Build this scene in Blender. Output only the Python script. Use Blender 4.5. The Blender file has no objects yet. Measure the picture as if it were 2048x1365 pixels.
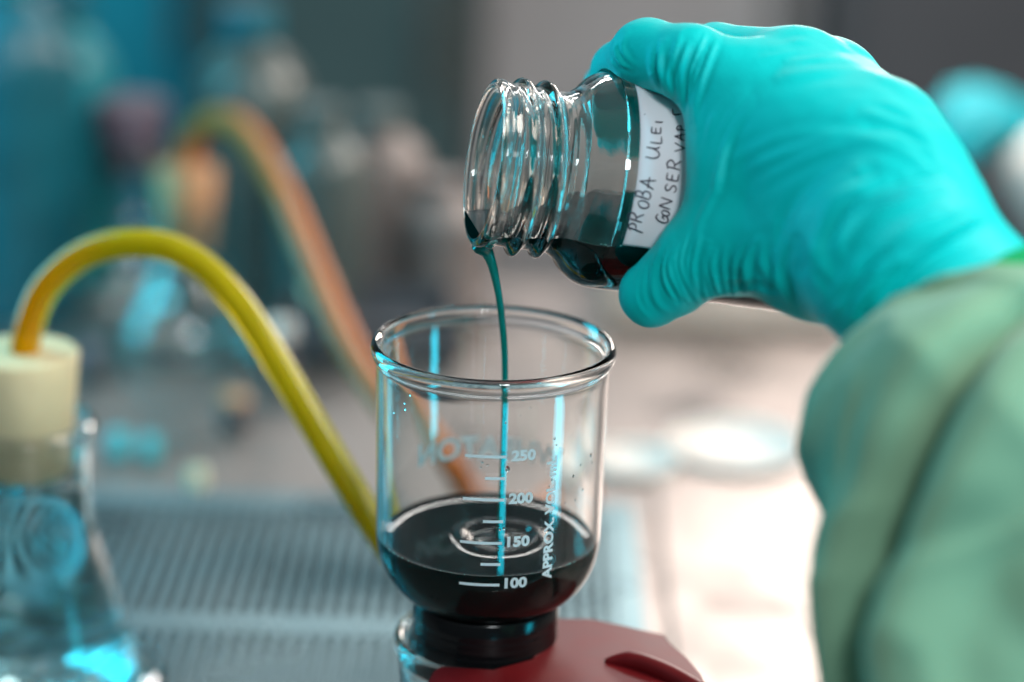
import bpy, bmesh, math, random
import numpy as np
from mathutils import Vector, Matrix, noise
random.seed(7); np.random.seed(7)
S = bpy.context.scene
COL = S.collection

# ------------------------------------------------------------------ camera
F = 4836.0                                   # focal length in photo pixels (85 mm on a 36 mm sensor)
PITCH, ROLL = math.radians(18.7), math.radians(1.8)
CAM = np.array([0.0, -0.705, 0.428])
FW = np.array([0, math.cos(PITCH), -math.sin(PITCH)])
_r = np.array([1.0, 0, 0]); _u = np.cross(_r, FW)
RT = _r*math.cos(ROLL) + _u*math.sin(ROLL)
UP = _u*math.cos(ROLL) - _r*math.sin(ROLL)
def ray(px, py): return FW + RT*(px-1024)/F - UP*(py-682.5)/F
def P(px, py, d): return CAM + d*ray(px, py)
def PZ(px, py, z):
    v = ray(px, py); return CAM + v*((z-CAM[2])/v[2])
def PY(px, py, y):
    v = ray(px, py); return CAM + v*((y-CAM[1])/v[1])
def proj(V):
    v = np.asarray(V)-CAM; d = v@FW
    return 1024+F*(v@RT)/d, 682.5-F*(v@UP)/d, d

cd = bpy.data.cameras.new('camera'); cam = bpy.data.objects.new('camera', cd); COL.objects.link(cam)
cd.lens = 85*F/(85/36*2048); cd.sensor_width = 36; cd.clip_start = .01; cd.clip_end = 50
cam.matrix_world = Matrix(((RT[0], UP[0], -FW[0], CAM[0]), (RT[1], UP[1], -FW[1], CAM[1]), (RT[2], UP[2], -FW[2], CAM[2]), (0, 0, 0, 1)))
cd.dof.use_dof = True; cd.dof.focus_distance = 0.722; cd.dof.aperture_fstop = 3.3
S.camera = cam

# ------------------------------------------------------------------ world, lamps, exposure
w = bpy.data.worlds.new('World'); S.world = w; w.use_nodes = True
nt = w.node_tree; bg = nt.nodes['Background']
tc = nt.nodes.new('ShaderNodeTexCoord'); sp = nt.nodes.new('ShaderNodeSeparateXYZ')
cr = nt.nodes.new('ShaderNodeValToRGB'); mp = nt.nodes.new('ShaderNodeMapRange')
mp.inputs[1].default_value = -1; mp.inputs[2].default_value = 1
nt.links.new(tc.outputs['Generated'], sp.inputs[0]); nt.links.new(sp.outputs['Z'], mp.inputs[0])
nt.links.new(mp.outputs[0], cr.inputs[0]); nt.links.new(cr.outputs[0], bg.inputs[0])
e = cr.color_ramp.elements
e[0].position = 0.40; e[0].color = (.02, .026, .028, 1)
e[1].position = 0.95; e[1].color = (.30, .33, .35, 1)
m_ = e.new(0.62); m_.color = (.07, .08, .085, 1)
bg.inputs[1].default_value = 1.0

def area(name, loc, target, sx, sy, power, color, spread=180):
    l = bpy.data.lights.new(name, 'AREA'); l.shape = 'RECTANGLE'; l.size = sx; l.size_y = sy
    l.energy = power; l.color = color; l.spread = math.radians(spread)
    o = bpy.data.objects.new(name, l); COL.objects.link(o)
    o.location = loc
    o.rotation_euler = (Vector(target)-Vector(loc)).to_track_quat('-Z', 'Y').to_euler()
    return o
WARM = (1.0, .90, .80); CYAN = (.02, .72, .95)
area('window_light', (.75, .05, .95), (.05, .05, .1), .50, .40, 11.0, WARM)
area('worktop_glow_light', (.22, .72, .30), (.11, .36, 0), .20, .12, 1.9, (1, .87, .78))  # unseen lamp added to spread a warm glow over the steel worktop
area('front_soft_light', (.25, -1.15, .95), (.1, 0, .2), .22, .22, 7.5, (.92, .98, 1.0))
area('cyan_tube_light', (-.56, .42, .34), (-.05, .22, .05), .22, .6, 4.6, CYAN)
area('cyan_rim_glint_light', (.52, -.48, .52), (0, 0, .15), .05, .42, 1.6, CYAN)  # unseen lamp added for cyan glints on the funnel rim
area('cyan_low_streak_light', (.085, -.37, .004), (0, 0, .115), .036, .085, .011, CYAN, 70)  # unseen lamp added low in front for a cyan streak on the glass
area('cyan_low_side_streak_light', (.33, -.13, .040), (0, 0, .12), .060, .13, .030, CYAN, 60)  # unseen lamp added at the side for another cyan streak on the glass
area('room_ceiling_light', (.3, 1.9, 1.1), (.3, 2.2, -.6), 1.4, .7, 22.0, (1, .95, .92))
area('room_cyan_light', (-.9, 1.6, .7), (-.4, 2.2, -.3), .6, .6, 10.0, CYAN)

S.view_settings.view_transform = 'Standard'; S.view_settings.look = 'None'
S.view_settings.exposure = 0.12; S.view_settings.gamma = 1.0; S.view_settings.use_curve_mapping = False
S.render.engine = 'CYCLES'
c = S.cycles
c.use_denoising = True; c.denoiser = 'OPENIMAGEDENOISE'
c.max_bounces = 24; c.transmission_bounces = 20; c.glossy_bounces = 12; c.diffuse_bounces = 5; c.transparent_max_bounces = 16
c.caustics_reflective = True; c.caustics_refractive = True; c.blur_glossy = 0.3
c.sample_clamp_indirect = 6.0; c.sample_clamp_direct = 0.0
c.use_adaptive_sampling = False

# ------------------------------------------------------------------ materials
def mat(name, base, rough=.5, metal=0, spec=.5, trans=0, ior=1.47, coat=0, sss=0, sss_r=(.01, .01, .01), sheen=0, noise_amt=0, noise_scale=40, bump=0, bump_scale=200, bump_dist=.0005, alpha=1):
    m = bpy.data.materials.new(name); m.use_nodes = True
    n = m.node_tree.nodes; L = m.node_tree.links; b = n['Principled BSDF']
    b.inputs['Base Color'].default_value = (*base, 1); b.inputs['Roughness'].default_value = rough
    b.inputs['Metallic'].default_value = metal; b.inputs['Specular IOR Level'].default_value = spec
    b.inputs['Transmission Weight'].default_value = trans; b.inputs['IOR'].default_value = ior
    b.inputs['Coat Weight'].default_value = coat; b.inputs['Alpha'].default_value = alpha
    b.inputs['Sheen Weight'].default_value = sheen
    if sss:
        b.inputs['Subsurface Weight'].default_value = sss
        b.inputs['Subsurface Radius'].default_value = (1, 1, 1); b.inputs['Subsurface Scale'].default_value = sss_r[0]
    if noise_amt or bump:
        t = n.new('ShaderNodeTexCoord')
    if noise_amt:
        z = n.new('ShaderNodeTexNoise'); z.inputs['Scale'].default_value = noise_scale; z.inputs['Detail'].default_value = 5
        L.new(t.outputs['Object'], z.inputs['Vector'])
        x = n.new('ShaderNodeMix'); x.data_type = 'RGBA'; x.blend_type = 'MULTIPLY'; x.inputs[0].default_value = 1
        r = n.new('ShaderNodeMapRange'); r.inputs[1].default_value = .3; r.inputs[2].default_value = .7
        r.inputs[3].default_value = 1-noise_amt; r.inputs[4].default_value = 1+noise_amt*.3
        L.new(z.outputs[0], r.inputs[0]); x.inputs[6].default_value = (*base, 1)
        L.new(r.outputs[0], x.inputs[7]); L.new(x.outputs[2], b.inputs['Base Color'])
        q = n.new('ShaderNodeMapRange'); q.inputs[3].default_value = max(0, rough-.08); q.inputs[4].default_value = min(1, rough+.08)
        L.new(z.outputs[0], q.inputs[0])
        if trans < .5: L.new(q.outputs[0], b.inputs['Roughness'])
    if bump:
        z2 = n.new('ShaderNodeTexNoise'); z2.inputs['Scale'].default_value = bump_scale; z2.inputs['Detail'].default_value = 4
        L.new(t.outputs['Object'], z2.inputs['Vector'])
        bb = n.new('ShaderNodeBump'); bb.inputs['Strength'].default_value = bump; bb.inputs['Distance'].default_value = bump_dist
        L.new(z2.outputs[0], bb.inputs['Height']); L.new(bb.outputs[0], b.inputs['Normal'])
    return m

M = {}
M['glass'] = mat('clear_glass', (.985, .995, .99), .0, trans=1, ior=1.47)
M['bottle_glass'] = mat('bottle_glass', (.985, .985, .955), .0, trans=1, ior=1.49, bump=.12, bump_scale=60, bump_dist=.002)
M['far_glass'] = mat('far_flask_glass', (.93, .98, .98), .02, trans=1, ior=1.45)
M['liquid'] = mat('dark_oil', (.0, .010, .009), .02, spec=.55, ior=1.47)
M['wetted'] = mat('oil_against_glass', (.0, .012, .011), 1, spec=0, ior=1.0)
M['stream'] = mat('oil_stream', (.0, .19, .16), .08, spec=.45, ior=1.47)
M['glove'] = mat('nitrile_glove', (.0, .57, .56), .5, spec=.16, sss=.02, sss_r=(.003,)*3, bump=.3, bump_scale=900, bump_dist=.0003, noise_amt=.05, noise_scale=60)
M['sleeve'] = mat('green_cotton', (.20, .36, .235), .9, spec=.15, sheen=.15, bump=.3, bump_scale=900, bump_dist=.0004, noise_amt=.08, noise_scale=25)
M['cuff'] = mat('green_cuff', (.008, .30, .10), .85, spec=.2, bump=.3, bump_scale=700, bump_dist=.0004)
M['paper'] = mat('label_paper', (.86, .83, .88), .7, spec=.2, noise_amt=.04, noise_scale=30, bump=.15, bump_scale=600, bump_dist=.0001)
M['ink'] = mat('pen_ink', (.022, .018, .045), .4)
M['print'] = mat('white_enamel_print', (.80, .92, .96), .6, spec=.3)
M['faded_print'] = mat('pale_enamel_print', (.42, .58, .68), .6, spec=.3)
M['black'] = mat('black_plastic', (.006, .007, .008), .16, spec=.5)
M['red'] = mat('red_anodised_clamp', (.14, .007, .010), .38, spec=.3, noise_amt=.15, noise_scale=90)
M['tube'] = mat('amber_rubber_tube', (.68, .55, .0), .16, spec=.5, trans=.42, ior=1.4, noise_amt=.15, noise_scale=60)
def tube_tint(m):
    n = m.node_tree.nodes; L = m.node_tree.links; b = n['Principled BSDF']; src = b.inputs['Base Color'].links[0].from_socket
    t = n.new('ShaderNodeTexCoord'); sx = n.new('ShaderNodeSeparateXYZ'); r = n.new('ShaderNodeMapRange'); x = n.new('ShaderNodeMix'); x.data_type = 'RGBA'
    r.inputs[1].default_value = .004; r.inputs[2].default_value = .035
    L.new(t.outputs['Object'], sx.inputs[0]); L.new(sx.outputs['X'], r.inputs[0]); L.new(r.outputs[0], x.inputs[0])
    x.inputs[6].default_value = (.82, .36, .0, 1); L.new(src, x.inputs[7]); L.new(x.outputs[2], b.inputs['Base Color'])
tube_tint(M['tube'])
M['tube_orange'] = mat('orange_rubber_tube', (.50, .12, .008), .4, spec=.5, sss=.2, sss_r=(.004,)*3, noise_amt=.12, noise_scale=60)
M['stopper'] = mat('cream_rubber', (.74, .62, .38), .6, spec=.3, sss=.25, sss_r=(.006,)*3, noise_amt=.08, noise_scale=80)
M['stopper_tan'] = mat('tan_rubber', (.50, .25, .12), .6, noise_amt=.1)
M['pink'] = mat('mauve_cap', (.14, .09, .12), .5, noise_amt=.1)
M['cyan_glow'] = mat('cyan_glow_liquid', (.60, .95, .98), .0, trans=.96, ior=1.33)  # tint stands in for cyan light caught in the near flask
M['white'] = mat('white_plastic', (.66, .61, .57), .5, noise_amt=.05)
M['dark_plastic'] = mat('grey_plastic', (.08, .08, .09), .5, noise_amt=.1)

def enamel(name, base):
    m = bpy.data.materials.new(name); m.use_nodes = True
    n = m.node_tree.nodes; L = m.node_tree.links; n.remove(n['Principled BSDF'])
    d = n.new('ShaderNodeBsdfDiffuse'); t = n.new('ShaderNodeBsdfTranslucent'); x = n.new('ShaderNodeMixShader'); x.inputs[0].default_value = .25
    d.inputs[0].default_value = (*base, 1); t.inputs[0].default_value = (*base, 1)
    L.new(d.outputs[0], x.inputs[1]); L.new(t.outputs[0], x.inputs[2]); L.new(x.outputs[0], n['Material Output'].inputs[0]); return m
M['print'] = enamel('white_enamel_print', (.90, .97, 1.0))
M['faded_print'] = enamel('pale_enamel_print', (1.0, 1.0, 1.0))

def steel(name, base, rough, sx=4, sy=220, slots=False):
    m = bpy.data.materials.new(name); m.use_nodes = True
    n = m.node_tree.nodes; L = m.node_tree.links; b = n['Principled BSDF']
    b.inputs['Metallic'].default_value = .75
    t = n.new('ShaderNodeTexCoord'); mpn = n.new('ShaderNodeMapping'); mpn.inputs['Scale'].default_value = (sx, sy, 1)
    z = n.new('ShaderNodeTexNoise'); z.inputs['Scale'].default_value = 1; z.inputs['Detail'].default_value = 6
    L.new(t.outputs['Object'], mpn.inputs[0]); L.new(mpn.outputs[0], z.inputs['Vector'])
    z2 = n.new('ShaderNodeTexNoise'); z2.inputs['Scale'].default_value = 14; z2.inputs['Detail'].default_value = 3
    L.new(t.outputs['Object'], z2.inputs['Vector'])
    r = n.new('ShaderNodeMapRange'); r.inputs[1].default_value = .3; r.inputs[2].default_value = .7
    r.inputs[3].default_value = rough-.17; r.inputs[4].default_value = rough+.16
    L.new(z2.outputs[0], r.inputs[0]); L.new(r.outputs[0], b.inputs['Roughness'])
    q = n.new('ShaderNodeMapRange'); q.inputs[3].default_value = .8; q.inputs[4].default_value = 1.1
    L.new(z.outputs[0], q.inputs[0])
    x = n.new('ShaderNodeMix'); x.data_type = 'RGBA'; x.blend_type = 'MULTIPLY'; x.inputs[0].default_value = 1
    x.inputs[6].default_value = (*base, 1); L.new(q.outputs[0], x.inputs[7]); L.new(x.outputs[2], b.inputs['Base Color'])
    bb = n.new('ShaderNodeBump'); bb.inputs['Strength'].default_value = .12; bb.inputs['Distance'].default_value = .0005
    L.new(z.outputs[0], bb.inputs['Height']); L.new(bb.outputs[0], b.inputs['Normal'])
    return m
M['steel'] = steel('brushed_steel', (.27, .235, .22), .40)
M['grille'] = steel('grille_steel', (.17, .27, .30), .36)
M['wall'] = mat('painted_room_wall', (.42, .41, .42), .8, noise_amt=.15, noise_scale=3)
M['floor'] = mat('grey_vinyl_floor', (.22, .21, .21), .6, noise_amt=.25, noise_scale=5)
M['teal_paint'] = mat('teal_painted_panel', (.005, .22, .28), .6, noise_amt=.45, noise_scale=3.5)
M['green_grey'] = mat('green_grey_painted_panel', (.085, .115, .11), .6, noise_amt=.35, noise_scale=4)
M['pale_paint'] = mat('pale_grey_panel', (.52, .49, .49), .6, noise_amt=.25, noise_scale=4)
M['brown_grey'] = mat('brown_grey_panel', (.15, .13, .135), .6, noise_amt=.3, noise_scale=4)
M['dark'] = mat('slot_shade', (.012, .014, .016), .8)

# ------------------------------------------------------------------ helpers
def link(name, me, m, parent=None, smooth=True):
    o = bpy.data.objects.new(name, me); COL.objects.link(o)
    if m is not None: me.materials.append(m)
    if smooth: me.polygons.foreach_set('use_smooth', [True]*len(me.polygons))
    if parent is not None: o.parent = parent
    return o
def tag(o, label=None, cat=None, group=None, kind=None):
    for k, v in (('label', label), ('category', cat), ('group', group), ('kind', kind)):
        if v: o[k] = v
    return o
def empty(name, loc, label, cat, group=None):
    o = bpy.data.objects.new(name, None); COL.objects.link(o); o.location = loc; o.empty_display_size = .02
    return tag(o, label, cat, group)
def mesh(name, V, Fc, origin=(0, 0, 0)):
    me = bpy.data.meshes.new(name); me.from_pydata([tuple(np.asarray(v)-np.asarray(origin)) for v in V], [], [tuple(int(i) for i in f) for f in Fc]); me.update()
    return me
def obj(name, V, Fc, m, parent=None, origin=None, smooth=True):
    """world coordinates in; stored relative to parent's location"""
    org = np.array(parent.location if parent is not None else (origin if origin is not None else (0, 0, 0)))
    if parent is not None and parent.parent is not None: org = org + np.array(parent.parent.location)
    o = link(name, mesh(name, V, Fc, org), m, parent, smooth)
    if parent is None and origin is not None: o.location = origin
    return o
def recalc(o):
    bm = bmesh.new(); bm.from_mesh(o.data); bmesh.ops.recalc_face_normals(bm, faces=bm.faces); bm.to_mesh(o.data); bm.free()
    return o
def lathe(profile, n=96, closed=True, R=None, T=(0, 0, 0), rfun=None):
    """profile: list of (r, z) -> V, F about +Z, transformed by R (3x3) and T; r==0 points become poles"""
    V = []; idx = []
    for i, (r, z) in enumerate(profile):
        if r <= 1e-7:
            idx.append([len(V)]*n); V.append((0, 0, z))
        else:
            row = []
            for k in range(n):
                a = 2*math.pi*k/n
                rr = r if rfun is None else rfun(i, r, z, a)
                row.append(len(V)); V.append((rr*math.cos(a), rr*math.sin(a), z))
            idx.append(row)
    Fc = []
    m_ = len(profile); rng = range(m_) if closed else range(m_-1)
    for i in rng:
        a, b = idx[i], idx[(i+1) % m_]
        for k in range(n):
            k2 = (k+1) % n
            q = [a[k], a[k2], b[k2], b[k]]
            u = []
            for t in q:
                if t not in u: u.append(t)
            if len(u) >= 3: Fc.append(u)
    V = np.array(V)
    if R is not None: V = V @ np.array(R).T
    return V+np.array(T), Fc
def smooth_profile(pts, n=6):
    """Catmull-Rom through (r,z) points"""
    out = []
    for i in range(len(pts)-1):
        p0 = np.array(pts[max(i-1, 0)]); p1 = np.array(pts[i]); p2 = np.array(pts[i+1]); p3 = np.array(pts[min(i+2, len(pts)-1)])
        for t in np.linspace(0, 1, n, endpoint=False):
            out.append(tuple(.5*((2*p1)+(-p0+p2)*t+(2*p0-5*p1+4*p2-p3)*t*t+(-p0+3*p1-3*p2+p3)*t**3)))
    out.append(tuple(pts[-1])); return out
def spline(pts, n=10):
    pts = [np.asarray(p, float) for p in pts]; out = []
    for i in range(len(pts)-1):
        p0 = pts[max(i-1, 0)]; p1 = pts[i]; p2 = pts[i+1]; p3 = pts[min(i+2, len(pts)-1)]
        for t in np.linspace(0, 1, n, endpoint=False):
            out.append(.5*((2*p1)+(-p0+p2)*t+(2*p0-5*p1+4*p2-p3)*t*t+(-p0+3*p1-3*p2+p3)*t**3))
    out.append(pts[-1]); return np.array(out)
def tube(path, rad, n=20, caps=True):
    path = np.asarray(path); m_ = len(path)
    rad = np.broadcast_to(rad, (m_,))
    V = []; Fc = []
    T = np.gradient(path, axis=0); T /= np.linalg.norm(T, axis=1)[:, None]
    nrm = np.cross(T[0], [0.3, .9, .2]); nrm /= np.linalg.norm(nrm)
    for i in range(m_):
        nrm = nrm - T[i]*(nrm@T[i]); nrm /= np.linalg.norm(nrm); b = np.cross(T[i], nrm)
        for k in range(n):
            a = 2*math.pi*k/n; V.append(path[i]+rad[i]*(math.cos(a)*nrm+math.sin(a)*b))
    for i in range(m_-1):
        for k in range(n):
            k2 = (k+1) % n; Fc.append((i*n+k, i*n+k2, (i+1)*n+k2, (i+1)*n+k))
    if caps:
        Fc.append(tuple(range(n))[::-1]); Fc.append(tuple((m_-1)*n+k for k in range(n)))
    return V, Fc
def box(cx, cy, cz, sx, sy, sz, bev=.002):
    bm = bmesh.new(); bmesh.ops.create_cube(bm, size=1)
    bmesh.ops.scale(bm, vec=(sx, sy, sz), verts=bm.verts)
    if bev: bmesh.ops.bevel(bm, geom=list(bm.edges), offset=bev, segments=2, affect='EDGES')
    V = np.array([v.co for v in bm.verts])+np.array([cx, cy, cz]); bm.verts.index_update()
    Fc = [[v.index for v in f.verts] for f in bm.faces]; bm.free(); return V, Fc
def merge(parts):
    V = []; Fc = []; o = 0
    for v, f in parts:
        V.extend(list(v)); Fc.extend([[i+o for i in ff] for ff in f]); o += len(v)
    return V, Fc

def surface_nets(D, org, h):
    """D: signed distance grid; returns V, F (quads)"""
    s = D < 0
    nx, ny, nz = D.shape
    c8 = [(i, j, k) for i in (0, 1) for j in (0, 1) for k in (0, 1)]
    cnt = sum(s[i:nx-1+i, j:ny-1+j, k:nz-1+k].astype(np.int8) for i, j, k in c8)
    act = (cnt > 0) & (cnt < 8)
    ids = -np.ones(act.shape, np.int64); cells = np.argwhere(act); ids[act] = np.arange(len(cells))
    acc = np.zeros((len(cells), 3)); num = np.zeros(len(cells))
    ed = [(a, b) for a in range(8) for b in range(a+1, 8) if sum(abs(c8[a][t]-c8[b][t]) for t in range(3)) == 1]
    vals = [D[cells[:, 0]+i, cells[:, 1]+j, cells[:, 2]+k] for i, j, k in c8]
    for a, b in ed:
        va, vb = vals[a], vals[b]; mk = (va < 0) != (vb < 0)
        t = np.where(mk, va/np.where(mk, va-vb, 1), 0)
        pa = np.array(c8[a], float); pb = np.array(c8[b], float)
        acc += mk[:, None]*(pa+(pb-pa)*t[:, None]); num += mk
    V = org+h*(cells+acc/num[:, None])
    Fs = []
    for ax in range(3):
        u, v = [(1, 2), (2, 0), (0, 1)][ax]
        sl0 = [slice(None)]*3; sl1 = [slice(None)]*3; sl0[ax] = slice(0, -1); sl1[ax] = slice(1, None)
        ch = s[tuple(sl0)] != s[tuple(sl1)]; E = np.argwhere(ch)
        ok = (E[:, u] > 0) & (E[:, v] > 0) & (E[:, u] < D.shape[u]-1) & (E[:, v] < D.shape[v]-1); E = E[ok]
        du = np.zeros(3, int); du[u] = 1; dv = np.zeros(3, int); dv[v] = 1
        q = [ids[tuple((E-du*a-dv*b).T)] for a, b in ((0, 0), (1, 0), (1, 1), (0, 1))]
        q = np.stack(q, 1); ins = s[tuple(E.T)]
        q[~ins] = q[~ins][:, ::-1]
        Fs.append(q)
    return V, np.concatenate(Fs)
def smin(a, b, k):
    h_ = np.maximum(k-np.abs(a-b), 0)/k; return np.minimum(a, b)-h_*h_*k*.25
def cone(X, a, b, ra, rb):
    a = np.asarray(a); b = np.asarray(b); ab = b-a
    t = np.clip(((X-a)@ab)/(ab@ab), 0, 1)
    d = np.linalg.norm(X-a-t[..., None]*ab, axis=-1)
    return d-(ra+(rb-ra)*t)

# ------------------------------------------------------------------ structure: worktop, grille, floor, wall
ed = .672
Vw, Fw = box(0, (ed-.16)/2, -.015, 2.4, ed+.16, .03, .004)
Vw[:, 2] += -.0            # top at z = 0
tag(obj('worktop', Vw, Fw, M['steel'], smooth=False), kind='structure')
tag(obj('floor', [(-3, -2, -.78), (3, -2, -.78), (3, 3.2, -.78), (-3, 3.2, -.78)], [(0, 1, 2, 3)], M['floor'], smooth=False), kind='structure')
tag(obj('wall', *box(0, 2.95, .4, 6, .1, 2.4, 0), M['wall'], smooth=False), kind='structure')

# perforated steel grille: frame with two rows of slots, bars running away from the camera
g = empty('perforated_grille', (0, .2, .001), 'slotted steel floor grille lying behind the flasks on the worktop', 'grille')
gx0, gx1 = -.34, .058
rows = [(.185, .300), (.060, .172)]
back = obj('slot_shade_sheet', *box((gx0+gx1)/2, .18, .0015, gx1-gx0, .27, .002, 0), M['dark'], g, smooth=False)  # near-black sheet put in as the shade below the slots
fr = [box((gx0+gx1)/2, .1785, .004, gx1-gx0, .013, .004, 0), box((gx0+gx1)/2, .3075, .004, gx1-gx0, .015, .004, 0), box((gx0+gx1)/2, .0525, .004, gx1-gx0, .015, .004, 0),
      box(gx0+.004, .18, .0042, .008, .27, .0042, 0), box(gx1-.006, .18, .0042, .012, .27, .0042, 0)]
obj('frame', *merge(fr), M['grille'], g, smooth=False)
pitch = .0062
for (y0, y1) in rows:
    bars = []
    x = gx0+.011
    while x < gx1-.012:
        bars.append(box(x, (y0+y1)/2, .0042, .0031, y1-y0, .003, 0)); x += pitch
    obj('slot_bars', *merge(bars), M['grille'], g, smooth=False)
# raised steel edge to the right of the grille
tag(obj('divider_strip', *box(.075, .15, .003, .012, .40, .006, .001), M['steel'], smooth=False), 'narrow raised steel strip on the worktop along the grille edge', 'metal strip')

# ------------------------------------------------------------------ blurred room behind
def cabinet(label, x0, x1, y, z0, z1, m, nd=1, mh='steel'):
    w_ = x1-x0
    r = empty('storage_cabinet', ((x0+x1)/2, y, z0), label, 'cabinet')
    obj('cabinet_body', *box((x0+x1)/2, y+.2, (z0+z1)/2, w_, .4, z1-z0, .004), m, r, smooth=False)
    for i in range(nd):
        a = x0+w_*i/nd+.006; b = x0+w_*(i+1)/nd-.006
        d = obj('door', *box((a+b)/2, y-.011, (z0+z1)/2, b-a, .018, z1-z0-.02, .003), m, r, smooth=False)
        hd = box(b-.04, y-.032, (z0+z1)/2+.1, .012, .02, .14, .002)
        h_ = link('handle', mesh('handle', *hd, origin=r.location), M[mh], d, False)
    return r
cabinet('teal painted cabinet at the far left of the room behind the bench', -.95, -.36, 2.15, -.78, .35, M['teal_paint'], 2)
cabinet('dark green grey cabinet standing behind the bench beside the teal one', -.36, -.06, 2.0, -.78, .35, M['green_grey'], 1)
cabinet('pale grey cabinet behind the bench between the dark ones', -.05, .36, 2.3, -.78, .35, M['pale_paint'], 1)
cabinet('brown grey cabinet at the right behind the bench', .37, 1.0, 2.05, -.78, .35, M['brown_grey'], 2)

# ------------------------------------------------------------------ filter funnel
O = P(987, 690, .744)
def cyl(thr, z, r): return O+np.array([math.sin(thr)*r, -math.cos(thr)*r, z])
fun = empty('filter_funnel', (O[0], O[1], O[2]-.100), 'clear glass funnel cup with white volume marks, half full of dark oil', 'funnel')
def rwall(z):                                 # outer wall radius against height
    return .0362+(z+.008)*(.0362-.0352)/.06
mm = .001
prof = [(.0352, .0006), (.0362, .0014), (.0374, .0005), (.0379, -.0013), (.0374, -.0032), (.0364, -.0046), (.0361, -.0065), (.0360, -.010), (.0359, -.020),
        (.0357, -.035), (.0355, -.050), (.0354, -.056)]+[(.020+.0153*math.cos(t), -.0615-.0220*math.sin(t)) for t in np.linspace(.05, 1.42, 9)]
inner = [(.020+.0133*math.cos(t), -.0615-.0198*math.sin(t)) for t in np.linspace(1.45, .05, 9)]+[(.0333, -.055), (.0335, -.035), (.0337, -.015), (.0338, -.006), (.0341, -.002), (.0345, -.0002)]
op = smooth_profile(prof, 5); ip = smooth_profile(inner, 5)
full = op+[(.0214, -.0836)]+ip
V, Fc = lathe(full, 160, True, T=O); body = recalc(obj('glass_body', V, Fc, M['glass'], fun))
# oil in the funnel: overlaps slightly into the glass; surface with a ripple ring where the stream lands
ZL = -.0635
impact = np.array([.0035, .0])
def zsurf(x, y):
    d = math.hypot(x-impact[0], y-impact[1]); edge = .0335-math.hypot(x, y)
    an = math.atan2(y-impact[1], x-impact[0])
    z = .0010*(1+.35*math.sin(2*an+1)+.2*math.sin(5*an))*math.exp(-((d-.0120-.0006*math.sin(3*an+.5))/.0019)**2) - .0007*math.exp(-((d-.0075)/.0030)**2) + .0008*math.exp(-(d/.0022)**2)
    z += .0011*math.exp(-max(edge, 0)/.0010)
    return z
V = []; Fc = []; nr, na = 72, 160
for i in range(nr+1):
    r = .0337*(i/nr)
    for k in range(na):
        a = 2*math.pi*k/na; x, y = r*math.cos(a), r*math.sin(a); V.append((x, y, ZL+zsurf(x, y)))
rows_ = [[i*na+k for k in range(na)] for i in range(nr+1)]
lowp = [(.020+.0140*math.cos(t), -.0615-.0206*math.sin(t)) for t in np.linspace(.16, 1.42, 9)]+[(.0212, -.0828)]
for r, z in smooth_profile(lowp, 4):
    rows_.append([len(V)+k for k in range(na)])
    V += [(r*math.cos(2*math.pi*k/na), r*math.sin(2*math.pi*k/na), z) for k in range(na)]
for a, b in zip(rows_[:-1], rows_[1:]):
    for k in range(na): Fc.append((a[k], b[k], b[(k+1) % na], a[(k+1) % na]))
Fc.append(tuple(rows_[-1][::-1]))
pool = obj('pooled_oil', np.array(V)+O, Fc, M['liquid'], None, origin=(O[0], O[1], O[2]-.09))
pool.data.materials.append(M['wetted'])
for p_ in pool.data.polygons: p_.material_index = 0 if p_.index < nr*na else 1
tag(pool, 'dark green black oil pooled in the glass funnel with a ripple ring', 'liquid'); recalc(pool)
fb = []
for k in range(60):
    a = -1.25+2.5*random.random(); r = .0331-abs(random.gauss(0, .0005)); q = cyl(a, 0, r)-O
    rb = random.uniform(.00012, .00030)
    fb.append(lathe([(0, rb)]+[(rb*math.sin(t), rb*math.cos(t)) for t in (.5, 1.0, 1.57, 2.1, 2.6)]+[(0, -rb)], 8, False, T=O+np.array([q[0], q[1], ZL+zsurf(q[0], q[1])])))
ob = obj('bubbles', *merge(fb), mat('foam_bubble', (.12, .42, .38), .1, spec=.8), pool); ob['kind'] = 'stuff'
# black stem with thread
stem = [(.0190, -.0842), (.0226, -.0841), (.0231, -.0850), (.0231, -.0885), (.0234, -.0893), (.0231, -.0901), (.0231, -.0912), (.0234, -.0920), (.0231, -.0928), (.0232, -.0938), (.0234, -.0946), (.0232, -.0954), (.0233, -.0966), (.0236, -.0974), (.0233, -.0982), (.0236, -.0992), (.0244, -.1000), (.0250, -.1010), (.0251, -.1030), (.0246, -.1046), (.0220, -.1048), (.0190, -.1048)]
V, Fc = lathe(stem, 128, True, T=O); stm = recalc(obj('threaded_stem', V, Fc, M['black'], fun))

# printing on the funnel glass
def ray_cyl(px, py, r, far=False):
    v = ray(px, py); o = CAM-O
    a = v[0]**2+v[1]**2; b = 2*(o[0]*v[0]+o[1]*v[1]); c_ = o[0]**2+o[1]**2-r*r
    t = (-b+(1 if far else -1)*math.sqrt(b*b-4*a*c_))/(2*a); q = o+v*t
    return math.atan2(q[0], -q[1]), q[2]
def patch(th0, z0, th1, z1, hh, r, n=10):
    V = []; Fc = []
    for i in range(n+1):
        t = i/n; th = th0+(th1-th0)*t; z = z0+(z1-z0)*t
        for s_, ro in ((-1, 0), (1, 0), (1, .00004), (-1, .00004)):
            V.append(cyl(th, z+s_*hh, r+ro))
    for i in range(n):
        for k in range(4): Fc.append((i*4+k, i*4+(k+1) % 4, i*4+4+(k+1) % 4, i*4+4+k))
    Fc += [(0, 1, 2, 3), (n*4+3, n*4+2, n*4+1, n*4)]
    return V, Fc
ROUT = .00003
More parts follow.
